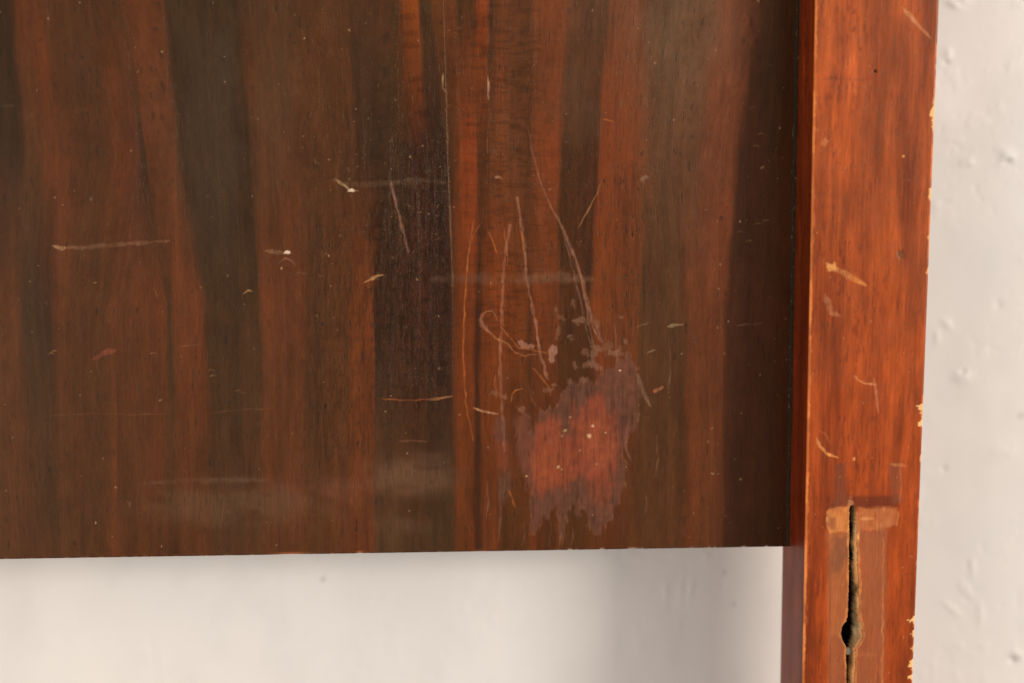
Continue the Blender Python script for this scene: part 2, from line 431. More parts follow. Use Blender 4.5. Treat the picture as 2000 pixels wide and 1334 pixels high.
def paint_panel(u, v):
    p = Paint(u, v)
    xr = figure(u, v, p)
    # broad mottling that follows the grain, and short streaks
    n = fbm(xr/46, v/260, 400, 4); n2 = fbm(xr/9, v/210, 401, 3); n3 = fbm(xr/24, v/38, 402, 4)
    p.col *= (1+0.30*(n-0.5)+0.40*(n2-0.5)+0.34*(n3-0.5))[:, None]
    red = sm(0.45, 0.7, fbm(xr/30, v/150, 405, 3))
    p.col *= 1+(red*0.12-0.04)[:, None]*np.array([1.0, 0.35, 0.0])
    p.col *= (0.93-0.09*(1-sm(250, 800, u)))[:, None]                # the left leaf is a shade darker wood
    # cross figure right of the seam
    cf = np.exp(-((u-990)/95)**2)*sm(-200, 100, v)*(1-sm(640, 760, v))
    rip = fbm(u/22+1.2*vnoise(u/30, v/40, 9), v/5.0, 410, 2)
    p.col *= (1-0.28*cf*sm(0.45, 0.75, rip))[:, None]
    # dark cross ticks on the two orange flames
    tick = sm(0.62, 0.72, vnoise(u/40, v/11, 415))*((np.abs(u-(792+0.14*v)) < 16) | (np.abs(u-(945-0.10*v)) < 18))*(v < 260)
    p.col *= (1-0.25*tick)[:, None]
    # wrinkled varnish in the dark strip left of the seam
    wr = sm(680, 760, u+40*(fbm(v/50, u/30, 3, 3)-0.5))*(1-sm(872, 884, u))*sm(170, 380, v+60*(fbm(u/30, v/60, 445, 2)-0.5))*(1-sm(720, 900, v+80*(fbm(u/24, v/60, 446, 2)-0.5)))
    wr = np.maximum(wr, 0.35*sm(500, 640, u)*(1-sm(700, 740, u))*sm(120, 300, v)*(1-sm(860, 940, v)))
    wx = u+6*(vnoise(u/18, v/16, 440)-0.5)+3*(vnoise(u/7, v/9, 441)-0.5)
    rdg = 1-np.abs(2*vnoise(wx/6.5, v/24, 442)-1)
    p.col *= (1-0.45*wr*sm(0.5, 0.95, rdg))[:, None]
    spk = sm(0.80, 0.92, vnoise(wx/3.2, v/4.2, 443))*wr
    p.col += (spk*0.016)[:, None]*np.array([1, 0.66, 0.42])  # small specular glints of the wrinkles, added to the colour
    p.wr = np.clip(0.06+0.7*wr, 0, 1)
    p.rough += -0.05*wr+0.08*(fbm(u/90, v/90, 420, 3)-0.5)
    p.por *= 0.75+0.5*sm(0.3, 0.7, fbm(xr/70, v/180, 421, 3))
    # grain open along the wood between 600 and 735
    op = sm(590, 620, u)*(1-sm(728, 736, u))*sm(380, 480, v)*(1-sm(860, 960, v))
    p.por += op*0.9; p.col *= (1-0.22*op*sm(0.5, 0.72, fbm(xr/3.0, v/46, 430, 2)))[:, None]
    # right leaf 1090-1250
    op = sm(1085, 1100, u)*(1-sm(1240, 1290, u))*sm(260, 300, v)*(1-sm(640, 720, v))
    p.por += op*0.9; p.col *= (1-0.2*op*sm(0.5, 0.7, fbm(xr/3.2, v/50, 431, 2)))[:, None]

    # old polish residue, dull smears, and varnish sheen painted as paler veils
    G = cs(126, 102, 84)
    p.veil(1340, 60, 130, 210, cs(112, 86, 62), 0.22, 1, 0.5, (50, 80))  # hazy reflection at upper right, painted into the colour
    p.veil(1120, 200, 80, 120, cs(96, 70, 52), 0.2, 2, 0.5, (40, 60))  # left part of the same painted reflection
    p.veil(470, 985, 260, 60, cs(104, 78, 58), 0.27, 3, 0.46)
    p.veil(800, 930, 130, 55, cs(106, 78, 58), 0.32, 4, 0.46)
    p.veil(660, 955, 160, 40, cs(112, 70, 54), 0.24, 5, 0.46)
    p.veil(780, 1030, 80, 40, cs(94, 70, 54), 0.26, 6, 0.46)
    p.veil(460, 250, 190, 330, cs(84, 70, 56), 0.20, 12, 0.45, (70, 140))  # greyish gloss haze over the left leaf, mixed into the colour
    p.stroke([(280, 945), (380, 938), (520, 938)], 9, G, 0.25, 5, 0, 0.4, True, 7)
    p.blot([(735, 905), (820, 880), (880, 884), (880, 958), (800, 962), (740, 950)], cs(108, 80, 64), 0.22, 10, 8, (40, 30), 8)
    # bottom edge grime
    # smears
    p.stroke([(850, 545), (930, 544), (1000, 546), (1090, 540), (1160, 545)], 20, cs(120, 88, 68), 0.36, 8, 0, 0.5, True, 21, 0.5)
    p.stroke([(1010, 548), (1090, 542), (1155, 545)], 14, cs(124, 94, 74), 0.34, 6, 0, 0.5, True, 22, 0.5)
    p.stroke([(106, 483), (160, 484), (240, 476), (330, 470)], 7, cs(146, 106, 80), 0.5, 2.5, -2e-5, 0.8, True, 23)
    p.stroke([(104, 480), (118, 486), (128, 484)], 7, cs(180, 145, 112), 0.6, 2, 0, 0.9, True, 24)
    p.stroke([(0, 207), (30, 206)], 5, cs(110, 92, 74), 0.4, 2, 0, 0.6, True, 25)
    p.stroke([(655, 350), (668, 360), (684, 371), (700, 372)], 5, cs(190, 160, 128), 0.7, 1.5, 0, 0.6, True, 26)
    p.stroke([(650, 352), (700, 362), (770, 356), (830, 352), (872, 357)], 10, cs(140, 108, 82), 0.28, 4, 0, 1.0, True, 27)
    p.stroke([(520, 490), (545, 494), (566, 492)], 6, cs(170, 130, 100), 0.45, 2, 0, 1.0, True, 28)
    p.stroke([(545, 512), (556, 503), (568, 508), (578, 520)], 3, cs(160, 110, 84), 0.6, 1.2, 0, 0.5, True, 29)
    p.spot(561, 493, 6, 4, cs(230, 205, 180), 0.8, 3, 0)
    p.spot(686, 372, 9, 4, cs(225, 200, 170), 0.75, 4, 0)
    # scratches through the finish
    SC = cs(164, 112, 86); SO = cs(190, 112, 56); SG = cs(146, 108, 92); SB = cs(205, 150, 112)
    st = p.stroke
    st([(764, 356), (772, 392), (786, 445), (797, 490)], 5, SC, 0.85, 1.2, -6e-5, 0.3, False, 31)
    st([(711, 551), (722, 545), (735, 539), (748, 537)], 5, cs(206, 150, 98), 0.9, 1.2, -4e-5, 0.3, True, 32)
    st([(476, 572), (484, 567), (493, 570)], 4, cs(190, 142, 96), 0.8, 1, 0, 0.3, True, 33)
    st([(180, 703), (198, 692), (212, 687), (224, 684)], 11, cs(140, 76, 62), 0.7, 2, 0, 0.3, True, 34)
    st([(300, 562), (306, 580)], 3, cs(170, 120, 80), 0.6, 1, 0, 0.3, True, 35)
    st([(1032, 250), (1040, 300), (1058, 360), (1084, 420), (1106, 462), (1130, 520), (1142, 580), (1160, 680)], 3.2, SC, 0.55, 1.2, -4e-5, 0.6, True, 36)
    st([(1088, 418), (1112, 476), (1132, 530), (1150, 600), (1158, 640), (1172, 668)], 6, SC, 0.5, 1.6, -3e-5, 0.7, True, 37)
    st([(1096, 440), (1112, 500), (1128, 560), (1140, 620), (1156, 682)], 3, SG, 0.55, 1.2, -3e-5, 0.8, True, 38)
    st([(1150, 600), (1166, 640), (1180, 676)], 5, SG, 0.5, 1.5, 0, 0.7, True, 39)
    st([(1010, 386), (1016, 425), (1024, 480), (1028, 540), (1040, 600), (1048, 640), (1055, 690), (1070, 740)], 5.5, SC, 0.8, 1.3, -6e-5, 0.45, False, 40)
    st([(1018, 450), (1024, 490)], 3, SO, 0.8, 1, 0, 0.3, True, 41)
    st([(996, 440), (991, 470), (986, 505), (981, 570), (979, 640), (976, 720), (980, 790), (986, 880)], 6.5, SC, 0.72, 1.4, -6e-5, 0.5, False, 42)
    st([(984, 446), (990, 490), (992, 520)], 3, SO, 0.7, 1, 0, 0.6, True, 43)
    st([(1176, 354), (1160, 390), (1148, 412), (1128, 446)], 2.6, cs(176, 118, 72), 0.8, 1, -2e-5, 0.4, True, 44)
    st([(954, 450), (962, 472), (972, 496)], 2.6, SO, 0.7, 1, 0, 0.4, True, 45)
    st([(936, 440), (922, 462), (914, 500), (909, 560), (906, 640), (905, 700), (910, 790), (924, 862)], 2.8, SO, 0.7, 1.1, -3e-5, 0.6, True, 46)
    st([(925, 430), (917, 470), (912, 530)], 2.4, SC, 0.5, 1, 0, 0.6, True, 47)
    loop = [(972, 628), (966, 616), (960, 608), (950, 609), (943, 614), (938, 625), (943, 636), (956, 648), (970, 661), (990, 672), (1006, 688), (1026, 695), (1048, 692)]
    st(loop, 3.4, cs(190, 126, 78), 0.8, 1.1, -3e-5, 0.6, True, 48)
    st(loop[3:8], 11, cs(132, 84, 68), 0.7, 2, 0, 0.3, True, 49)
    st([(976, 640), (990, 652), (1004, 668), (1012, 679), (1030, 683), (1053, 685), (1068, 690)], 3.2, SO, 0.8, 1.1, -3e-5, 0.5, True, 50)
    p.blot([(1010, 668), (1018, 665), (1030, 670), (1044, 674), (1040, 681), (1018, 680)], cs(148, 100, 82), 0.75, 1.5, 2, (6, 6), 51)
    p.blot([(1071, 684), (1078, 675), (1088, 676), (1089, 688), (1082, 694), (1084, 706), (1079, 711), (1072, 702)], cs(150, 108, 90), 0.75, 1.5, 2, (6, 6), 52)
    st([(1040, 718), (1058, 738), (1076, 760), (1076, 772)], 2.8, SO, 0.7, 1, 0, 0.5, True, 53)
    st([(926, 796), (944, 803), (972, 808)], 4.6, SB, 0.85, 1.2, 0, 0.3, True, 54)
    st([(997, 786), (1002, 770), (1008, 762), (1022, 759)], 2.6, SO, 0.7, 1, 0, 0.5, True, 55)
    st([(1008, 794), (1022, 805), (1038, 818)], 4, SG, 0.6, 1.3, 0, 0.5, True, 56)
    st([(1034, 754), (1038, 776), (1046, 792), (1056, 798)], 3.4, cs(146, 88, 66), 0.6, 1.2, 0, 0.5, True, 57)
    st([(968, 734), (966, 752), (972, 772), (968, 780)], 3, SC, 0.5, 1, 0, 0.6, True, 58)
    st([(1201, 628), (1204, 690), (1206, 738)], 2.6, SG, 0.5, 1.2, 0, 0.5, True, 59)
    st([(1244, 640), (1256, 634), (1270, 630)], 3, SG, 0.5, 1.2, 0, 0.5, True, 60)
    st([(1304, 638), (1318, 635), (1336, 633)], 4, cs(170, 142, 108), 0.75, 1.2, 0, 0.5, True, 61)
    st([(1264, 689), (1272, 686), (1280, 683)], 3.4, cs(160, 138, 108), 0.7, 1.2, 0, 0.5, True, 62)
    st([(1279, 765), (1286, 760), (1294, 756)], 6, cs(170, 106, 78), 0.85, 1.2, 0, 0.3, False, 63)
    st([(1440, 636), (1490, 630)], 3, SG, 0.35, 1.2, 0, 0.8, True, 64)
    st([(744, 779), (780, 781), (832, 781)], 2.6, cs(170, 92, 48), 0.7, 1, 0, 0.5, True, 65)
    st([(832, 780), (856, 779), (882, 774)], 5, cs(180, 122, 84), 0.75, 1.3, 0, 0.4, True, 66)
    st([(780, 862), (806, 860), (838, 862)], 3, SC, 0.3, 1.2, 0, 0.6, True, 67)
    st([(952, 148), (954, 170), (953, 196)], 3.4, cs(186, 150, 122), 0.7, 1, 0, 0.5, True, 68)
    st([(952, 270), (951, 300)], 2.4, SC, 0.5, 1, 0, 0.5, True, 69)
    st([(1252, 352), (1260, 346), (1266, 348)], 8, cs(150, 128, 106), 0.55, 2, 0, 0.4, True, 70)
    st([(1178, 232), (1200, 238)], 2.4, SO, 0.5, 1, 0, 0.5, True, 71)
    st([(966, 348), (974, 346), (982, 350)], 4, cs(180, 140, 110), 0.6, 1.3, 0, 0.5, True, 72)
    st([(866, 144), (864, 170), (870, 178)], 3, cs(200, 170, 130), 0.6, 1, 0, 0.6, True, 73)
    st([(352, 676), (370, 674), (392, 672)], 3, SC, 0.35, 1, 0, 0.7, True, 74)
    st([(90, 812), (180, 808), (270, 810), (330, 808)], 2.6, cs(130, 86, 60), 0.35, 1, 0, 0.7, True, 75)
    st([(410, 806), (480, 800), (550, 798)], 2.4, cs(130, 90, 62), 0.3, 1, 0, 0.7, True, 76)
    # vertical hairlines beside the worn patch
    for i, (x, y0, y1) in enumerate(((976, 930, 1060), (952, 940, 1012), (984, 900, 985), (1022, 1020, 1064), (1075, 1010, 1068), (1098, 1040, 1070), (1118, 1030, 1066), (1094, 985, 1068), (1260, 960, 1010), (1283, 850, 930), (1308, 680, 760))):
        st([(x, y0), (x+2, (y0+y1)/2), (x-2, y1)], 4 if i in (0, 7) else 2.6, SC if i % 2 else SG, 0.34, 1.3, 0, 0.8, True, 80+i)
    st([(994, 956), (1000, 972), (1006, 992)], 4, SO, 0.7, 1.2, 0, 0.4, True, 95)
    # little ragged flakes above the worn patch
    rg = np.random.RandomState(4)
    for i, (x, y, rx, ry) in enumerate(((1086, 604, 3, 8), (1096, 620, 9, 5), (1090, 650, 4, 12), (1120, 594, 4, 9), (1133, 626, 14, 7), (1149, 630, 4, 4), (1142, 578, 4, 7), (1168, 632, 4, 9), (1188, 676, 10, 12),
                                        (1160, 690, 8, 12), (1144, 688, 7, 8), (1168, 680, 12, 6), (1150, 710, 16, 5), (1164, 715, 14, 6), (1112, 656, 6, 3), (1116, 662, 5, 4), (1122, 712, 4, 8), (1212, 620, 5, 3), (1210, 682, 4, 6),
                                        (1200, 690, 18, 6), (1222, 668, 4, 8), (1114, 746, 6, 7), (1140, 742, 9, 5), (1156, 668, 4, 6), (966, 768, 8, 5), (986, 776, 5, 5), (1018, 800, 8, 5), (1072, 762, 12, 4), (1082, 752, 6, 3))):
        p.spot(x, y, rx*1.15, ry*1.15, cs(*(np.array((128, 92, 72))+rg.randint(-10, 16))), 0.42, 20+i, 0, 0.5, rg.uniform(-0.5, 0.5))
    # the worn patch: greyed finish around, bare red wood inside
    outer = [(1102, 758), (1116, 751), (1134, 740), (1147, 747), (1165, 753), (1170, 733), (1185, 727), (1210, 704), (1233, 695), (1244, 729), (1251, 753), (1246, 785), (1242, 830), (1224, 854), (1219, 888), (1224, 915), (1222, 949),
             (1212, 971), (1199, 994), (1199, 1009), (1181, 1025), (1172, 1047), (1163, 1049), (1154, 1023), (1143, 994), (1134, 982), (1127, 1005), (1121, 991), (1113, 985), (1109, 1014), (1100, 1052), (1094, 1052), (1093, 1016), (1084, 987),
             (1075, 1000), (1069, 1014), (1053, 1014), (1046, 1030), (1044, 1047), (1037, 1041), (1035, 1000), (1037, 969), (1033, 937), (1035, 881), (1037, 847), (1053, 818), (1055, 800), (1087, 798), (1093, 780)]
    inner = [(1053, 823), (1087, 820), (1098, 854), (1118, 830), (1123, 796), (1159, 775), (1177, 784), (1199, 820), (1206, 854), (1204, 915), (1188, 949), (1177, 985), (1163, 982), (1154, 949), (1136, 937), (1116, 946), (1080, 948), (1046, 969), (1035, 937), (1037, 860)]
    p.blot(outer, cs(101, 66, 54), 0.70, 3.6, 8, (6, 24), 101, -5e-5, 0.5, 0.4, 0.25)
    # thin pale lip along the outline
    idx = p.box(1000, 660, 1300, 1080)
    sd = p.poly_sd(outer, idx, 8, (6, 24), 101)
    lip = np.exp(-((sd+0.5)/2.2)**2)*sm(0.45, 0.7, vnoise(u[idx]/7, v[idx]/9, 103))
    p.mix(idx, lip*0.22, cs(160, 108, 76), 3e-5)
    p.blot(inner, cs(132, 66, 46), 0.82, 13, 14, (8, 34), 104, 0, 0.5, 0.8, 0.10)
    p.blot([(1130, 830), (1170, 815), (1200, 850), (1200, 900), (1170, 910), (1140, 900)], cs(142, 76, 50), 0.5, 14, 6, (12, 20), 105, 0, 0.5, 0.8, 0.2)
    p.blot([(1040, 880), (1110, 890), (1112, 940), (1046, 960)], cs(138, 72, 44), 0.5, 12, 6, (12, 20), 106, 0, 0.5, 0.8, 0.2)
    p.col[idx] *= (1-0.24*sm(-4, 10, sd)*sm(0.5, 0.72, fbm(u[idx]/4, v[idx]/45, 107, 2))+0.5*sm(-4, 10, sd)*(fbm(u[idx]/14, v[idx]/11, 108, 4)-0.5))[:, None]
    # faint wear left of it
    p.blot([(966, 815), (986, 815), (990, 862), (964, 860)], cs(98, 66, 58), 0.55, 8, 6, (8, 20), 110, 0, 0.5)
    p.blot([(1005, 815), (1036, 812), (1034, 900), (1030, 948), (1014, 900)], cs(112, 70, 58), 0.55, 9, 6, (8, 20), 111, 0, 0.5)
    p.blot([(974, 925), (998, 920), (1002, 955), (985, 985), (974, 990)], cs(98, 68, 56), 0.5, 7, 6, (8, 20), 112, 0, 0.5)
    p.blot([(968, 858), (994, 864), (996, 915), (972, 920)], cs(130, 68, 48), 0.45, 10, 6, (8, 20), 113, 0, 0.5)
    st([(1244, 730), (1252, 752), (1260, 772), (1270, 794)], 8, cs(150, 122, 100), 0.6, 2, 3e-5, 0.5, True, 114)
    st([(1226, 830), (1222, 870), (1232, 900)], 4, SG, 0.5, 1.4, 0, 0.6, True, 115)
    for x, y, r, c in ((1151, 852, 6, 225), (1158, 832, 4, 225), (1104, 841, 4, 190), (1113, 815, 3, 170), (1132, 880, 3, 200), (1090, 912, 3.5, 200), (1097, 917, 2.5, 180), (1212, 724, 3.4, 245), (1028, 930, 2.6, 210), (1183, 845, 3, 190), (1098, 852, 3, 160), (1165, 906, 2.5, 170)):
        p.spot(x, y, r*0.9, r*0.75, cs(c*0.92, c*0.76, c*0.58), 0.65, int(x), 4e-5, 0.6)
    # dust and nicks over the finish
    rg = np.random.RandomState(11)
    for i in range(620):
        x, y = rg.uniform(-20, 1540), rg.uniform(-20, 1070)
        dens = 0.35+0.65*math.exp(-((x-760)/210)**2-((y-360)/260)**2)+0.3*math.exp(-((x-1420)/120)**2)
        if rg.rand() > dens: continue
        b = rg.uniform(105, 190)
        r = rg.uniform(1.0, 1.8) if rg.rand() < 0.93 else rg.uniform(1.8, 2.8)
        p.spot(x, y, r*rg.uniform(1, 1.9), r, cs(b, b*0.82, b*0.62), rg.uniform(0.2, 0.6), i, 2e-5, 0.5, rg.uniform(0, 3.1))
    # short curved hairs and tick marks
    for i in range(70):
        x, y = rg.uniform(560, 900), rg.uniform(200, 560)
        if rg.rand() < 0.45: x, y = rg.uniform(0, 1530), rg.uniform(0, 1060)
        a = rg.uniform(0, 6.28); L = rg.uniform(3, 11)*(1 if rg.rand() < 0.8 else 1.8)
        b = rg.uniform(95, 150); cv = rg.uniform(-0.8, 0.8)
        st([(x, y), (x+L*0.5*math.cos(a), y+L*0.5*math.sin(a)), (x+L*math.cos(a+cv), y+L*math.sin(a+cv))], rg.uniform(1.6, 2.6), cs(b, b*0.8, b*0.6), rg.uniform(0.3, 0.7), 1, 0, 0.5, True, 200+i)
    for (x, y) in ((1462, 470), (1478, 436), (1495, 430), (1486, 262), (1475, 285), (1470, 210), (1446, 452), (412, 722), (416, 734), (465, 762), (472, 766), (100, 690), (104, 686), (300, 690)):
        st([(x-6, y+2), (x, y-1), (x+7, y+1)], 2.6, cs(150, 114, 78), 0.5, 1, 0, 0.9, True, x)
    return p, xr

def spaced(a, b, step, m0, m1, coarse):
    """fine points between a and b, coarse points out to m0 and m1"""
    f = np.linspace(a, b, int((b-a)/step)+1)
    L = np.linspace(m0, a, max(2, int((a-m0)/coarse)+1))[:-1] if m0 < a else np.array([])
    H = np.linspace(b, m1, max(2, int((m1-b)/coarse)+1))[1:] if m1 > b else np.array([])
    return np.r_[L, f, H]

PX = DIST/FPX
def veneer(x0, x1, fine0, seam_side, parent):
    ztop = on_plane(700, -60, 0)[1]
    xs = spaced(fine0, x1, PX*1.6, x0, x1, 0.003)
    zs = spaced(ZB, ztop, PX*1.6, ZB, ztop+0.14, 0.003)
    nx, nz = len(xs), len(zs)
    X, Z = np.meshgrid(xs, zs)
    # the seam wanders a little, the lower edge is nibbled
    u0, v0 = project(X.ravel(), np.zeros(nx*nz), Z.ravel())
    v0 = v0.reshape(nz, nx); u0 = u0.reshape(nz, nx)
    sx = on_seam(Z)
    if seam_side == 'right': X = np.where(X > sx-0.02, X+(sx-0.00003-x1)*np.clip((X-(x1-0.02))/0.02, 0, 1), X)
    else: X = np.where(X < x0+0.02, X+(sx+0.00003-x0)*np.clip(1-(X-x0)/0.02, 0, 1), X)
    u, v = project(X.ravel(), np.zeros(nx*nz), Z.ravel())
    p, xr = paint_panel(u, v)
    edge = (Z.ravel()-ZB)/PX                                    # distance above the lower edge
    nib = sm(0.52, 0.72, fbm(u/11, v*0+3, 500, 4))
    raw = (1-sm(1.5, 5, edge))*nib*np.where((u > 1110) & (u < 1500), 1, 0.25)
    raw = np.maximum(raw, (1-sm(2, 6, edge))*np.exp(-((u-568)/30)**2)*0.9)
    raw = np.maximum(raw, (1-sm(2, 7, edge))*np.exp(-((u-703)/6)**2)*0.9)
    p.mix(np.arange(len(u)), raw*0.8, np.where((u > 1000)[:, None], cs(150, 118, 92), cs(170, 100, 58)), 0, 0.6, 0.3)
    p.mix(np.arange(len(u)), (1-sm(0, 3, edge))*0.5*(1-raw), cs(44, 32, 26))
    # pale torn edge at the seam
    sd = np.abs(X.ravel()-sx.ravel())/PX
    tear = (1-sm(0.8, 2.6, sd))*sm(120, 200, v)*(1-sm(540, 620, v))*(0.4+0.6*sm(0.3, 0.6, fbm(v/30, u*0, 510, 3)))
    p.mix(np.arange(len(u)), tear*0.42, cs(128, 90, 58))
    p.mix(np.arange(len(u)), (1-sm(0.6, 2.2, sd))*sm(560, 640, v)*0.25, cs(60, 38, 26))
    zz = Z.ravel()+np.where(edge < 6, raw*0.00022*(1-edge/6), 0)
    yy = -p.h.copy()+0.00035*(1-sm(0, 2.2, edge))**2            # slightly eased lower edge
    yy += 0.00012*(fbm(u/120, v/150, 520, 3)-0.5)
    F = np.stack([X.ravel(), yy, zz], 1)
    # front grid plus a back rim that gives the leaf its thickness
    ring = np.r_[np.arange(nx), np.arange(1, nz)*nx+nx-1, (nz-1)*nx+np.arange(nx-2, -1, -1), np.arange(nz-2, 0, -1)*nx]
    Bk = F[ring].copy(); Bk[:, 1] = 0.0009
    nF = len(F); k = len(ring)
    q = grid_faces(nz, nx)
    i = np.arange(k); j = (i+1) % k
    q2 = np.stack([ring[j], ring[i], nF+i, nF+j], 1)
    V = np.r_[F, Bk]
    def ext(a): return np.r_[a, a[ring]]
    wear = np.stack([np.clip(p.rough, 0.12, 0.7), p.wr, np.clip(p.por, 0, 1.9)], 1)
    grain = np.stack([xr*PX*1000, v*PX*1000, np.zeros(len(u))], 1)
    return mesh_np('veneer_sheet', V, np.r_[q, q2], M_veneer, parent, True,
                   {'wood_color': ext(p.col), 'wear': ext(wear), 'grain': ext(grain)})

SEAM_V = np.array([-60, 0, 150, 300, 540, 800, 1080]); SEAM_U = np.array([866, 867, 871, 875, 884, 885, 888])
_sp = np.array([on_plane(a, b, 0) for a, b in zip(SEAM_U, SEAM_V)])
def on_seam(Z):
    o = np.argsort(_sp[:, 1])
    return np.interp(Z, _sp[o, 1], _sp[o, 0])+0.00018*(vnoise(Z*900, Z*0, 7)-0.5)

def box_mesh(name, x0, x1, y0, y1, z0, z1, mat, parent, bev=0.0005):
    import bmesh
    bm = bmesh.new(); bmesh.ops.create_cube(bm, size=1)
    for vt in bm.verts:
        vt.co = Vector(((x0+x1)/2+vt.co.x*(x1-x0), (y0+y1)/2+vt.co.y*(y1-y0), (z0+z1)/2+vt.co.z*(z1-z0)))
    bmesh.ops.bevel(bm, geom=bm.edges[:], offset=bev, segments=2, affect='EDGES')
    me = bpy.data.meshes.new(name); bm.to_mesh(me); bm.free(); me.materials.append(mat)
    o = bpy.data.objects.new(name, me); S.collection.objects.link(o); o.parent = parent
    return o

def adopt(o):
    o.matrix_parent_inverse = root.matrix_world.inverted() if o.parent is root else o.matrix_parent_inverse
bpy.context.view_layer.update()

XLEFT = on_plane(-80, 600, 0)[0]
panel = box_mesh('panel', XLEFT-0.16, XL+0.006, 0.0010, 0.0115, ZB+0.0003, on_plane(700, -60, 0)[1]+0.14, M_core, root)
xs_mid = on_seam(np.array([0.0]))[0]
veneer(XLEFT-0.16, xs_mid, XLEFT, 'right', panel)
veneer(xs_mid, XL+0.003, xs_mid, 'left', panel)

# ---- post
XR_T, ZT = on_plane(1835, 0, YF); XR_B, ZBt = on_plane(1783, 1334, YF)
def x_right(Z): return XR_T+(XR_B-XR_T)*(Z-ZT)/(ZBt-ZT)
YB = 0.0125
# slot outline on the front face: v, left u, right u
SL = np.array([(988, 1660, 1668), (993, 1658.5, 1672), (1002, 1658, 1673), (1050, 1657.5, 1675), (1100, 1657, 1676), (1150, 1656, 1679), (1184, 1655, 1680), (1204, 1653.5, 1680), (1213, 1651, 1681), (1218, 1646, 1683), (1225, 1641.5, 1686), (1237, 1639.5, 1687), (1248, 1642, 1685),
               (1256, 1647, 1680), (1262, 1650, 1675), (1268, 1651, 1672), (1300, 1652, 1670), (1340, 1652, 1669), (1440, 1650, 1667), (1450, 1654, 1662)], float)

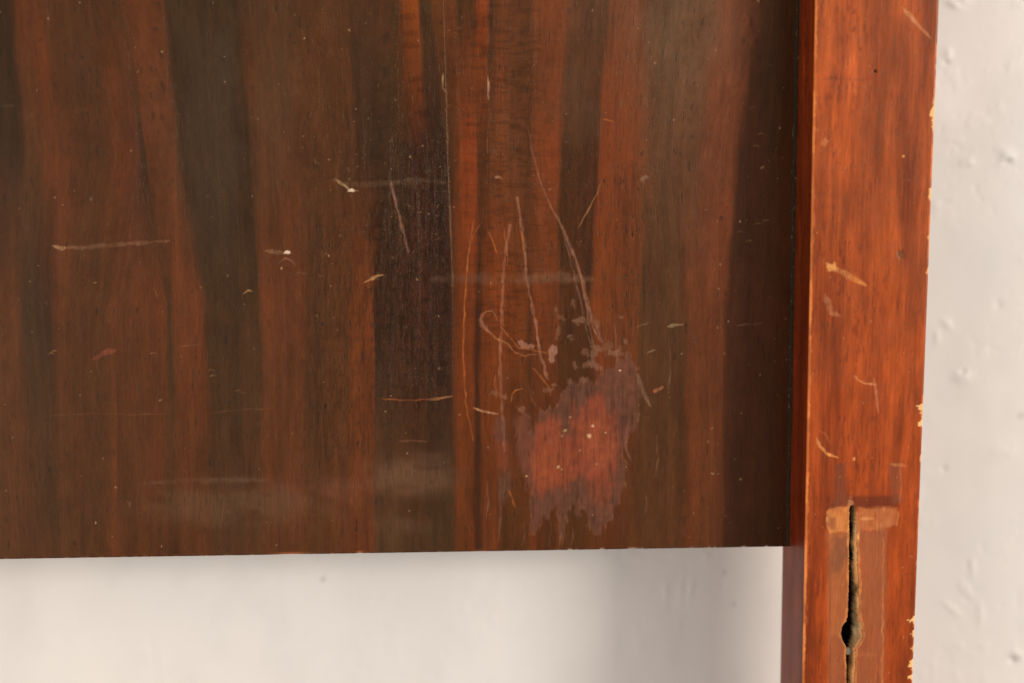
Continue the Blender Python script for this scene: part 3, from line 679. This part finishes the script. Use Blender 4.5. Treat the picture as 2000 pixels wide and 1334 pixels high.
def paint_post(u, v, face):
    p = Paint(u, v)
    gx = u-(-0.030)*(v-667)*np.clip((u-1000)/690, 0, 1.5)       # straighten the taper
    n1 = fbm(gx/34, v/420, 600, 4); n2 = fbm(gx/10, v/120, 601, 4); n3 = fbm(gx/60, v/110, 602, 3)
    t = np.clip(0.5+1.2*(n1-0.5)+0.7*(n2-0.5), 0, 1)
    c = alb((112, 51, 25))*(1-t[:, None])+alb((174, 84, 41))*t[:, None]
    p.col = c*(1+0.5*(n3-0.5))[:, None]
    low = sm(300, 1000, v)                                       # darker and redder towards the foot
    p.col *= 1-low[:, None]*np.array([0.12, 0.24, 0.34])
    band = np.exp(-((gx-1705)/22)**2)*(1-sm(250, 420, v))
    p.col *= (1-0.22*band)[:, None]
    p.col *= (1+0.30*np.exp(-((gx-1628)/32)**2)*(1-sm(130, 420, v)))[:, None]
    fl = sm(0.58, 0.72, fbm(gx/3.6, v/19, 610, 3))*sm(0.40, 0.62, fbm(gx/30, v/70, 614, 3))*1.3*(0.45+0.55*np.exp(-((gx-1640)/60)**2))
    p.col *= (1+0.38*(fbm(gx/18, v/42, 612, 4)-0.5)+0.50*(fbm(gx/4, v/60, 613, 3)-0.5))[:, None]
    p.mix(np.arange(len(u)), fl*0.38, alb((84, 36, 26)))
    p.rough[:] = 0.36+0.1*(fbm(u/60, v/80, 611, 3)-0.5); p.por[:] = 0.8; p.wr[:] = 0.05
    st = p.stroke
    if face == 'front':
        LT, LM, LB = alb((205, 140, 90)), alb((226, 158, 90)), alb((250, 205, 150))
        dk = alb((86, 40, 28))
        st([(1762, 14), (1784, 38), (1800, 56), (1818, 74)], 7, LT, 0.7, 1.6, -3e-5, 0.6, True, 701)
        p.spot(1709, 139, 3.6, 3.0, (0.004, 0.003, 0.003), 1.0, 3, -0.0006, 0.8)
        st([(1600, 156), (1625, 152), (1655, 156), (1700, 154)], 5, dk, 0.4, 3, 0, 0.5, True, 702)
        st([(1625, 140), (1626, 170)], 7, dk, 0.4, 3, 0, 0.4, True, 703)
        st([(1800, 166), (1803, 182)], 6, dk, 0.7, 2, 0, 0.3, True, 704)
        st([(1788, 180), (1789, 212)], 4, dk, 0.6, 2, 0, 0.4, True, 705)
        st([(1790, 80), (1791, 96)], 3.5, dk, 0.5, 2, 0, 0.4, True, 706)
        st([(1632, 290), (1634, 318), (1648, 322)], 4, dk, 0.6, 1.6, 0, 0.5, True, 707)
        st([(1638, 184), (1640, 194)], 3.5, dk, 0.6, 1.4, 0, 0.5, True, 708)
        p.spot(1611, 278, 8, 10, alb((196, 120, 74)), 0.6, 9)
        p.spot(1765, 305, 3, 2.5, LM, 0.7, 10)
        st([(1614, 514), (1625, 522), (1644, 531), (1672, 546), (1690, 557)], 13, alb((214, 150, 86)), 0.72, 2.5, -4e-5, 0.75, True, 710, 0.5)
        p.spot(1624, 522, 12, 9, LM, 0.6, 11)
        st([(1612, 575), (1616, 590), (1622, 610), (1640, 618)], 9, alb((196, 124, 78)), 0.45, 3, 0, 0.8, True, 711)
        st([(1667, 728), (1676, 741), (1688, 748), (1713, 751)], 4.4, LT, 0.8, 1.3, -3e-5, 0.4, True, 712)
        st([(1707, 738), (1711, 770), (1716, 808)], 4, alb((206, 136, 92)), 0.6, 1.6, -3e-5, 0.5, True, 713)
        st([(1595, 854), (1602, 872), (1614, 886), (1638, 894)], 6.5, LM, 0.85, 1.5, -4e-5, 0.4, True, 714)
        st([(1600, 840), (1612, 848), (1620, 866)], 4, LT, 0.55, 1.6, 0, 0.7, True, 715)
        p.spot(1668, 896, 3.5, 6, LM, 0.8, 12)
        p.spot(1761, 498, 7, 10, alb((96, 62, 40)), 0.75, 13, -2e-4, 0.5, -0.6)
        # ghost of a removed plate: crosspiece, the dark band above it and the tall leg
        wood = alb((160, 92, 56))
        p.blot([(1618, 1040), (1732, 1034), (1727, 1500), (1616, 1500)], alb((150, 86, 56)), 0.78, 3, 3, (10, 60), 721, -1.5e-4, 0.5, 0.7, 0.25)
        p.blot([(1616, 1042), (1656, 1040), (1654, 1230), (1622, 1240)], alb((176, 104, 60)), 0.45, 8, 6, (14, 40), 722, 0, 0.5, 0.7, 0.35)
        p.blot([(1626, 1050), (1656, 1046), (1655, 1085), (1640, 1120), (1624, 1120)], alb((96, 66, 54)), 0.5, 8, 8, (12, 20), 723, 0, 0.5, 0.7, 0.3)
        p.blot([(1659, 972), (1754, 966), (1756, 992), (1662, 994)], alb((98, 46, 32)), 0.78, 6, 3, (20, 10), 724, -1e-4, 0.4)
        p.blot([(1632, 905), (1648, 902), (1654, 960), (1662, 985), (1624, 1000), (1618, 985), (1632, 960)], alb((104, 58, 44)), 0.7, 6, 6, (10, 20), 725, -5e-5, 0.45)
        p.blot([(1736, 905), (1758, 905), (1760, 980), (1742, 985)], alb((128, 72, 50)), 0.5, 5, 4, (10, 20), 726, 0, 0.5)
        p.blot([(1614, 1000), (1632, 992), (1660, 988), (1660, 1038), (1620, 1041)], alb((196, 122, 68)), 0.85, 3, 3, (10, 14), 727, -2e-4, 0.55, 0.7, 0.5)
        p.blot([(1668, 996), (1752, 990), (1752, 1024), (1740, 1032), (1672, 1038)], alb((178, 106, 64)), 0.75, 6, 4, (14, 10), 728, -2e-4, 0.55, 0.7, 0.55)
        p.blot([(1616, 1008), (1630, 1010), (1632, 1030), (1620, 1034)], alb((110, 66, 48)), 0.55, 5, 4, (8, 8), 729)
        p.blot([(1656, 976), (1662, 972), (1668, 984), (1662, 990), (1656, 986)], alb((176, 116, 82)), 0.8, 2, 2, (5, 5), 730)
        st([(1682, 1013), (1706, 1014)], 7, LM, 0.5, 2, 0, 0.7, True, 731)
        st([(1614, 1010), (1616, 1026), (1624, 1042)], 4, LM, 0.8, 1.5, 0, 0.4, True, 732)
        st([(1738, 906), (1754, 908), (1769, 912)], 6, LT, 0.8, 1.5, 0, 0.6, True, 733)
        st([(1758, 912), (1760, 950), (1757, 985)], 3.4, alb((176, 120, 88)), 0.6, 1.5, 0, 0.6, True, 734)
        st([(1754, 1000), (1752, 1028)], 3, LM, 0.6, 1.4, 0, 0.6, True, 735)
        st([(1726, 1050), (1725, 1150), (1724, 1250), (1722, 1400)], 3.4, alb((206, 128, 78)), 0.7, 1.4, 0, 0.75, False, 736)
        st([(1717, 1270), (1716, 1310), (1715, 1360)], 3, dk, 0.6, 1.6, 0, 0.4, True, 737)
        st([(1620, 1060), (1622, 1160), (1619, 1400)], 2.6, dk, 0.45, 2, 0, 0.6, False, 738)
        st([(1754, 1123), (1770, 1121), (1784, 1123)], 2.4, dk, 0.8, 1.2, -1e-4, 0.3, True, 739)
        st([(1776, 1086), (1784, 1087)], 2.4, LM, 0.6, 1.2, 0, 0.4, True, 740)
        st([(1670, 1282), (1690, 1278), (1712, 1280)], 8, alb((196, 120, 74)), 0.4, 4, 0, 0.7, True, 741)
        # worn wood around the slot's rim
        for side in (1, 2):
            pts = [(a[side]+(0 if side == 1 else 1), a[0]) for a in SL[2:18]]
            st(pts, 4 if side == 1 else 6, alb((206, 138, 76)), 0.8, 1.8, 0, 1.0, False, 745+side, 0.55)
        p.spot(1676, 1050, 4, 8, LM, 0.8, 30)
        st([(1640, 1245), (1646, 1256), (1652, 1266)], 8, alb((120, 84, 62)), 0.6, 2.5, 0, 0.4, True, 750)
        # rubbed arrises, the left one with its bright highlight painted in
        zt = v
        le = u-(1592-(1592-1567)*v/1334.0); re = (1835-(1835-1783)*v/1334.0)-u
        p.mix(np.arange(len(u)), (1-sm(2, 6.5, le+2.5*(fbm(v/7, u*0, 764, 3)-0.5)))*(0.45+0.55*sm(0.40, 0.6, fbm(v/40, u*0, 760, 4))), alb((238, 140, 74)), 0, 0.45, 0.5)
        p.mix(np.arange(len(u)), (1-sm(4, 11, le))*0.5*sm(0.6, 0.72, fbm(v/16, u/6, 762, 3)), alb((200, 112, 60)), 0, 0.45, 0.5)
        p.mix(np.arange(len(u)), (1-sm(1, 4.5, re))*(0.15+0.8*sm(0.5, 0.68, fbm(v/34, u*0, 761, 4))), alb((226, 132, 70)), 0, 0.45, 0.5)
        for (y, h, d) in ((196, 9, 5), (225, 26, 8), (378, 12, 7), (130, 6, 3), (465, 8, 4), (530, 8, 4), (795, 6, 13), (808, 9, 5), (827, 7, 8), (895, 7, 5), (1211, 7, 13), (1238, 6, 7), (1266, 6, 6), (1298, 9, 10), (1322, 5, 12), (1100, 4, 3)):
            k = np.exp(-((v-y)/h)**2)
            e = d*k*(0.25+1.5*vnoise(u/4.5, v/4.5, int(y)))*(0.7+0.6*vnoise(v/2.6, u*0, int(y)+1))
            m = 1-sm(e*0.8-1, e+1.2, re)
            m = np.where(k > 0.25, m, 0)
            p.mix(np.arange(len(u)), m*0.9, alb((242, 190, 128)) if d > 6 else LM, -2.2e-4, 0.65, 0.2)
        rg = np.random.RandomState(5)
        for i in range(110):
            x, y = rg.uniform(1585, 1820), rg.uniform(0, 1330)
            p.spot(x, y, rg.uniform(0.9, 1.7), rg.uniform(1.2, 3.4), LT if rg.rand() < 0.45 else dk, rg.uniform(0.2, 0.5), 800+i)
    else:
        p.col *= np.array([0.56, 0.42, 0.40]) if face == 'left' else 1.0  # left side's weaker light put into its colour as a darker tone
    return p, gx

def build_post():
    ztop = on_plane(1700, -60, YF)[1]; zlow = on_plane(1700, 1460, YF)[1]
    fine = list(np.arange(zlow, ztop, PX*1.7))
    zs = np.r_[np.linspace(zlow-0.10, zlow-0.003, 30), fine, np.linspace(ztop+0.003, ztop+0.14, 40)]
    nz = len(zs)
    slz = np.array([on_plane((a[1]+a[2])/2, a[0], YF)[1] for a in SL])
    slx0 = np.array([on_plane(a[1], a[0], YF)[0] for a in SL]); slx1 = np.array([on_plane(a[2], a[0], YF)[0] for a in SL])
    o = np.argsort(slz)
    a0 = np.interp(zs, slz[o], slx0[o]); a1 = np.interp(zs, slz[o], slx1[o])
    mm = (a0+a1)/2; a0, a1 = mm+(a0-mm)*0.86, mm+(a1-mm)*0.86
    inside = (zs <= slz.max()) & (zs >= slz.min())
    rag = 0.00035*(fbm(zs*1500, zs*0, 900, 3)-0.5)*2; rag2 = 0.0007*(fbm(zs*1100, zs*0, 901, 3)-0.5)*2
    a0 = a0+rag; a1 = a1+rag2
    mid = (a0+a1)/2
    a0 = np.where(inside, a0, mid-0.0008); a1 = np.where(inside, a1, mid+0.0008)
    dep = np.where(inside, 0.030, 1e-6)
    r = 0.0011
    cols = []                                              # each: (x[nz], y[nz], tag)
    XRz = x_right(zs)
    def C(x, y, t): cols.append((np.broadcast_to(x, (nz,)).copy(), np.broadcast_to(y, (nz,)).copy(), t))
    C(XL+0.0008, YB, 'left')
    for y in np.linspace(YB-0.0008, YF+r, 26): C(XL, y, 'left')
    for k in (1, 2, 3): t = k/4*math.pi/2; C(XL+r*(1-math.cos(t)), YF+r*(1-math.sin(t)), 'front')
    for s in np.linspace(0, 1, 56): C((XL+r)*(1-s)+a0*s, YF, 'front')
    for s in (0.02, 0.1, 0.25, 0.45, 0.7, 1.0): C(a0, YF+dep*s, 'slot')
    for s in (1.0, 0.7, 0.45, 0.3, 0.2, 0.12, 0.06, 0.02): C(np.where(inside, a1-(a1-a0)*0.28*min(1.0, s/0.3), a1), YF+dep*s, 'slot')
    for s in np.linspace(0, 1, 96): C(a1*(1-s)+(XRz-r)*s, YF, 'front')
    for k in (1, 2, 3): t = k/4*math.pi/2; C(XRz-r+r*math.sin(t), YF+r*(1-math.cos(t)), 'front')
    for y in np.linspace(YF+r, YB-0.0008, 10): C(XRz, y, 'right')
    C(XRz-0.0008, YB, 'right')
    nc = len(cols)
    X = np.stack([c[0] for c in cols], 1); Y = np.stack([c[1] for c in cols], 1); Z = np.repeat(zs[:, None], nc, 1)
    col = np.zeros((nz, nc, 3)); wear = np.zeros((nz, nc, 3)); grain = np.zeros((nz, nc, 3)); H = np.zeros((nz, nc))
    tags = np.array([c[2] for c in cols])
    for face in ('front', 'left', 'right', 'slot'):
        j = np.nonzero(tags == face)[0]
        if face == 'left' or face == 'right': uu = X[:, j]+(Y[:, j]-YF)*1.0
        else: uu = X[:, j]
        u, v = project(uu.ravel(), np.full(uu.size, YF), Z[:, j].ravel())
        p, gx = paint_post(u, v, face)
        if face == 'slot':
            n = fbm(Y[:, j].ravel()*900, Z[:, j].ravel()*120, 910, 4)
            raw = np.array([0.78, 0.64, 0.40])*(0.7+0.6*n)[:, None]
            dkm = sm(0.52, 0.66, fbm(Y[:, j].ravel()*200, Z[:, j].ravel()*60, 913, 3))[:, None]
            vv = v[:, None]
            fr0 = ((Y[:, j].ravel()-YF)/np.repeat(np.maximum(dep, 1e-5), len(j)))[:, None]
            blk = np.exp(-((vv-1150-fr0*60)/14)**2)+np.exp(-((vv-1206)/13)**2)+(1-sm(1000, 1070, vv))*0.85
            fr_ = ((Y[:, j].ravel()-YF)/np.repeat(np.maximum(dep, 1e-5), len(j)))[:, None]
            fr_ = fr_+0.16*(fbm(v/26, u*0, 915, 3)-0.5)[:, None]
            raw = raw*(1-sm(0.02, 0.14, fr_))*np.array([1.15, 0.80, 0.55])+raw*np.array([0.95, 0.90, 0.88])*sm(0.02, 0.14, fr_)*(1-0.98*sm(0.17, 0.25, fr_))  # deeper slot wall painted near black for the shade of the recess
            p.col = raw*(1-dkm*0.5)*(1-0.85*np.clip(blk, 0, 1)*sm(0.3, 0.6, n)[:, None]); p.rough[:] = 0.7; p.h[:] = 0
        sh = (nz, len(j))
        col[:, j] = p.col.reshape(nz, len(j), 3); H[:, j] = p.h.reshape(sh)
        wear[:, j] = np.stack([np.clip(p.rough, 0.15, 0.8), p.wr, p.por], 1).reshape(nz, len(j), 3)
        yy = v*PX*1000
        gxx = gx*PX*1000 if face in ('front', 'slot') else Y[:, j].ravel()*1000
        grain[:, j] = np.stack([gxx, yy, np.full(len(u), {'front': 0, 'left': 7, 'right': 14, 'slot': 21}[face])], 1).reshape(nz, len(j), 3)
    fr = np.nonzero(tags == 'front')[0]
    Y[:, fr] -= H[:, fr]
    und = 0.00022*(fbm(Z[:, fr]*40, X[:, fr]*60, 920, 3)-0.5); Y[:, fr] += und
    # rows without the slot are plain face
    sl = np.nonzero(tags == 'slot')[0]; out = np.nonzero(~inside)[0]
    t = np.linspace(0, 1, len(sl)+2)[1:-1]
    L, R_ = sl[0]-1, sl[-1]+1
    for A in (X, Y): A[np.ix_(out, sl)] = A[out, L][:, None]*(1-t)+A[out, R_][:, None]*t
    for A in (col, wear, grain): A[np.ix_(out, sl)] = A[out, L][:, None, :]*(1-t[None, :, None])+A[out, R_][:, None, :]*t[None, :, None]
    V = np.stack([X, Y, Z], -1).reshape(-1, 3)
    q = grid_faces(nz, nc, True)
    return mesh_np('post', V, q, M_post, root, True, {'wood_color': col.reshape(-1, 3), 'wear': wear.reshape(-1, 3), 'grain': grain.reshape(-1, 3)})
post = build_post()

# ---- steel pin across the slot
def cyl(name, p0, p1, rad, mat, parent, seg=20):
    import bmesh
    bm = bmesh.new()
    a, b = Vector(p0), Vector(p1); d = b-a
    bmesh.ops.create_cone(bm, cap_ends=True, segments=seg, radius1=rad, radius2=rad, depth=d.length)
    rot = d.to_track_quat('Z', 'Y').to_matrix().to_4x4()
    bm.transform(rot); bmesh.ops.translate(bm, verts=bm.verts, vec=(a+b)/2)
    me = bpy.data.meshes.new(name); bm.to_mesh(me); bm.free(); me.materials.append(mat)
    for f in me.polygons: f.use_smooth = len(f.vertices) == 4
    o = bpy.data.objects.new(name, me); S.collection.objects.link(o); o.parent = parent
    return o
px_, pz_ = on_plane(1664, 1272, YF+0.006)
cyl('slot_pin', (px_-0.008, YF+0.0075, pz_), (px_+0.008, YF+0.0075, pz_), 0.0026, M_steel, post)

# ---- dark glue bead in the corner between panel and post
def build_bead():
    zt = on_plane(1550, -60, 0)[1]+0.14
    zs = np.arange(ZB+0.0004, zt, 0.0005); nz = len(zs)
    wd = 0.0019*(0.75+0.5*fbm(zs*260, zs*0, 31, 3)); ht = 0.0013*(0.6+0.8*fbm(zs*420, zs*0+2, 32, 3))
    prof = np.linspace(0, 1, 7)
    X = XL-wd[:, None]*(1-prof[None]); Y = -ht[:, None]*np.sin(prof[None]*math.pi*0.5+0.0)**0.6*(0.8+0.4*vnoise(zs[:, None]*900, prof[None]*5, 33))
    Y[:, 0] = 0.0004; X[:, -1] = XL+0.0004
    V = np.stack([X, Y, np.repeat(zs[:, None], 7, 1)], -1).reshape(-1, 3)
    k = NT('dark_glue')
    tc = k.n('ShaderNodeTexCoord').outputs['Object']
    n = k.noise(tc, 900, 900, 3, 0.6, 0, 350)
    k.l(k.mixc(k.ramp(n, 0.60, 0.72), (0.020, 0.013, 0.008, 1), (0.11, 0.080, 0.052, 1)), k.b.inputs['Base Color'])
    k.b.inputs['Roughness'].default_value = 0.7; k.b.inputs['IOR'].default_value = 1.25; k.b.inputs['Specular Tint'].default_value = (1, 0.75, 0.5, 1)
    k.l(k.bump(n, 2e-4), k.b.inputs['Normal'])
    return mesh_np('corner_bead', V, grid_faces(nz, 7), k.m, root)
build_bead()

# children of the root keep their world places
inv = root.matrix_world.inverted()
for o in list(S.objects):
    if o.parent is root: o.matrix_parent_inverse = inv
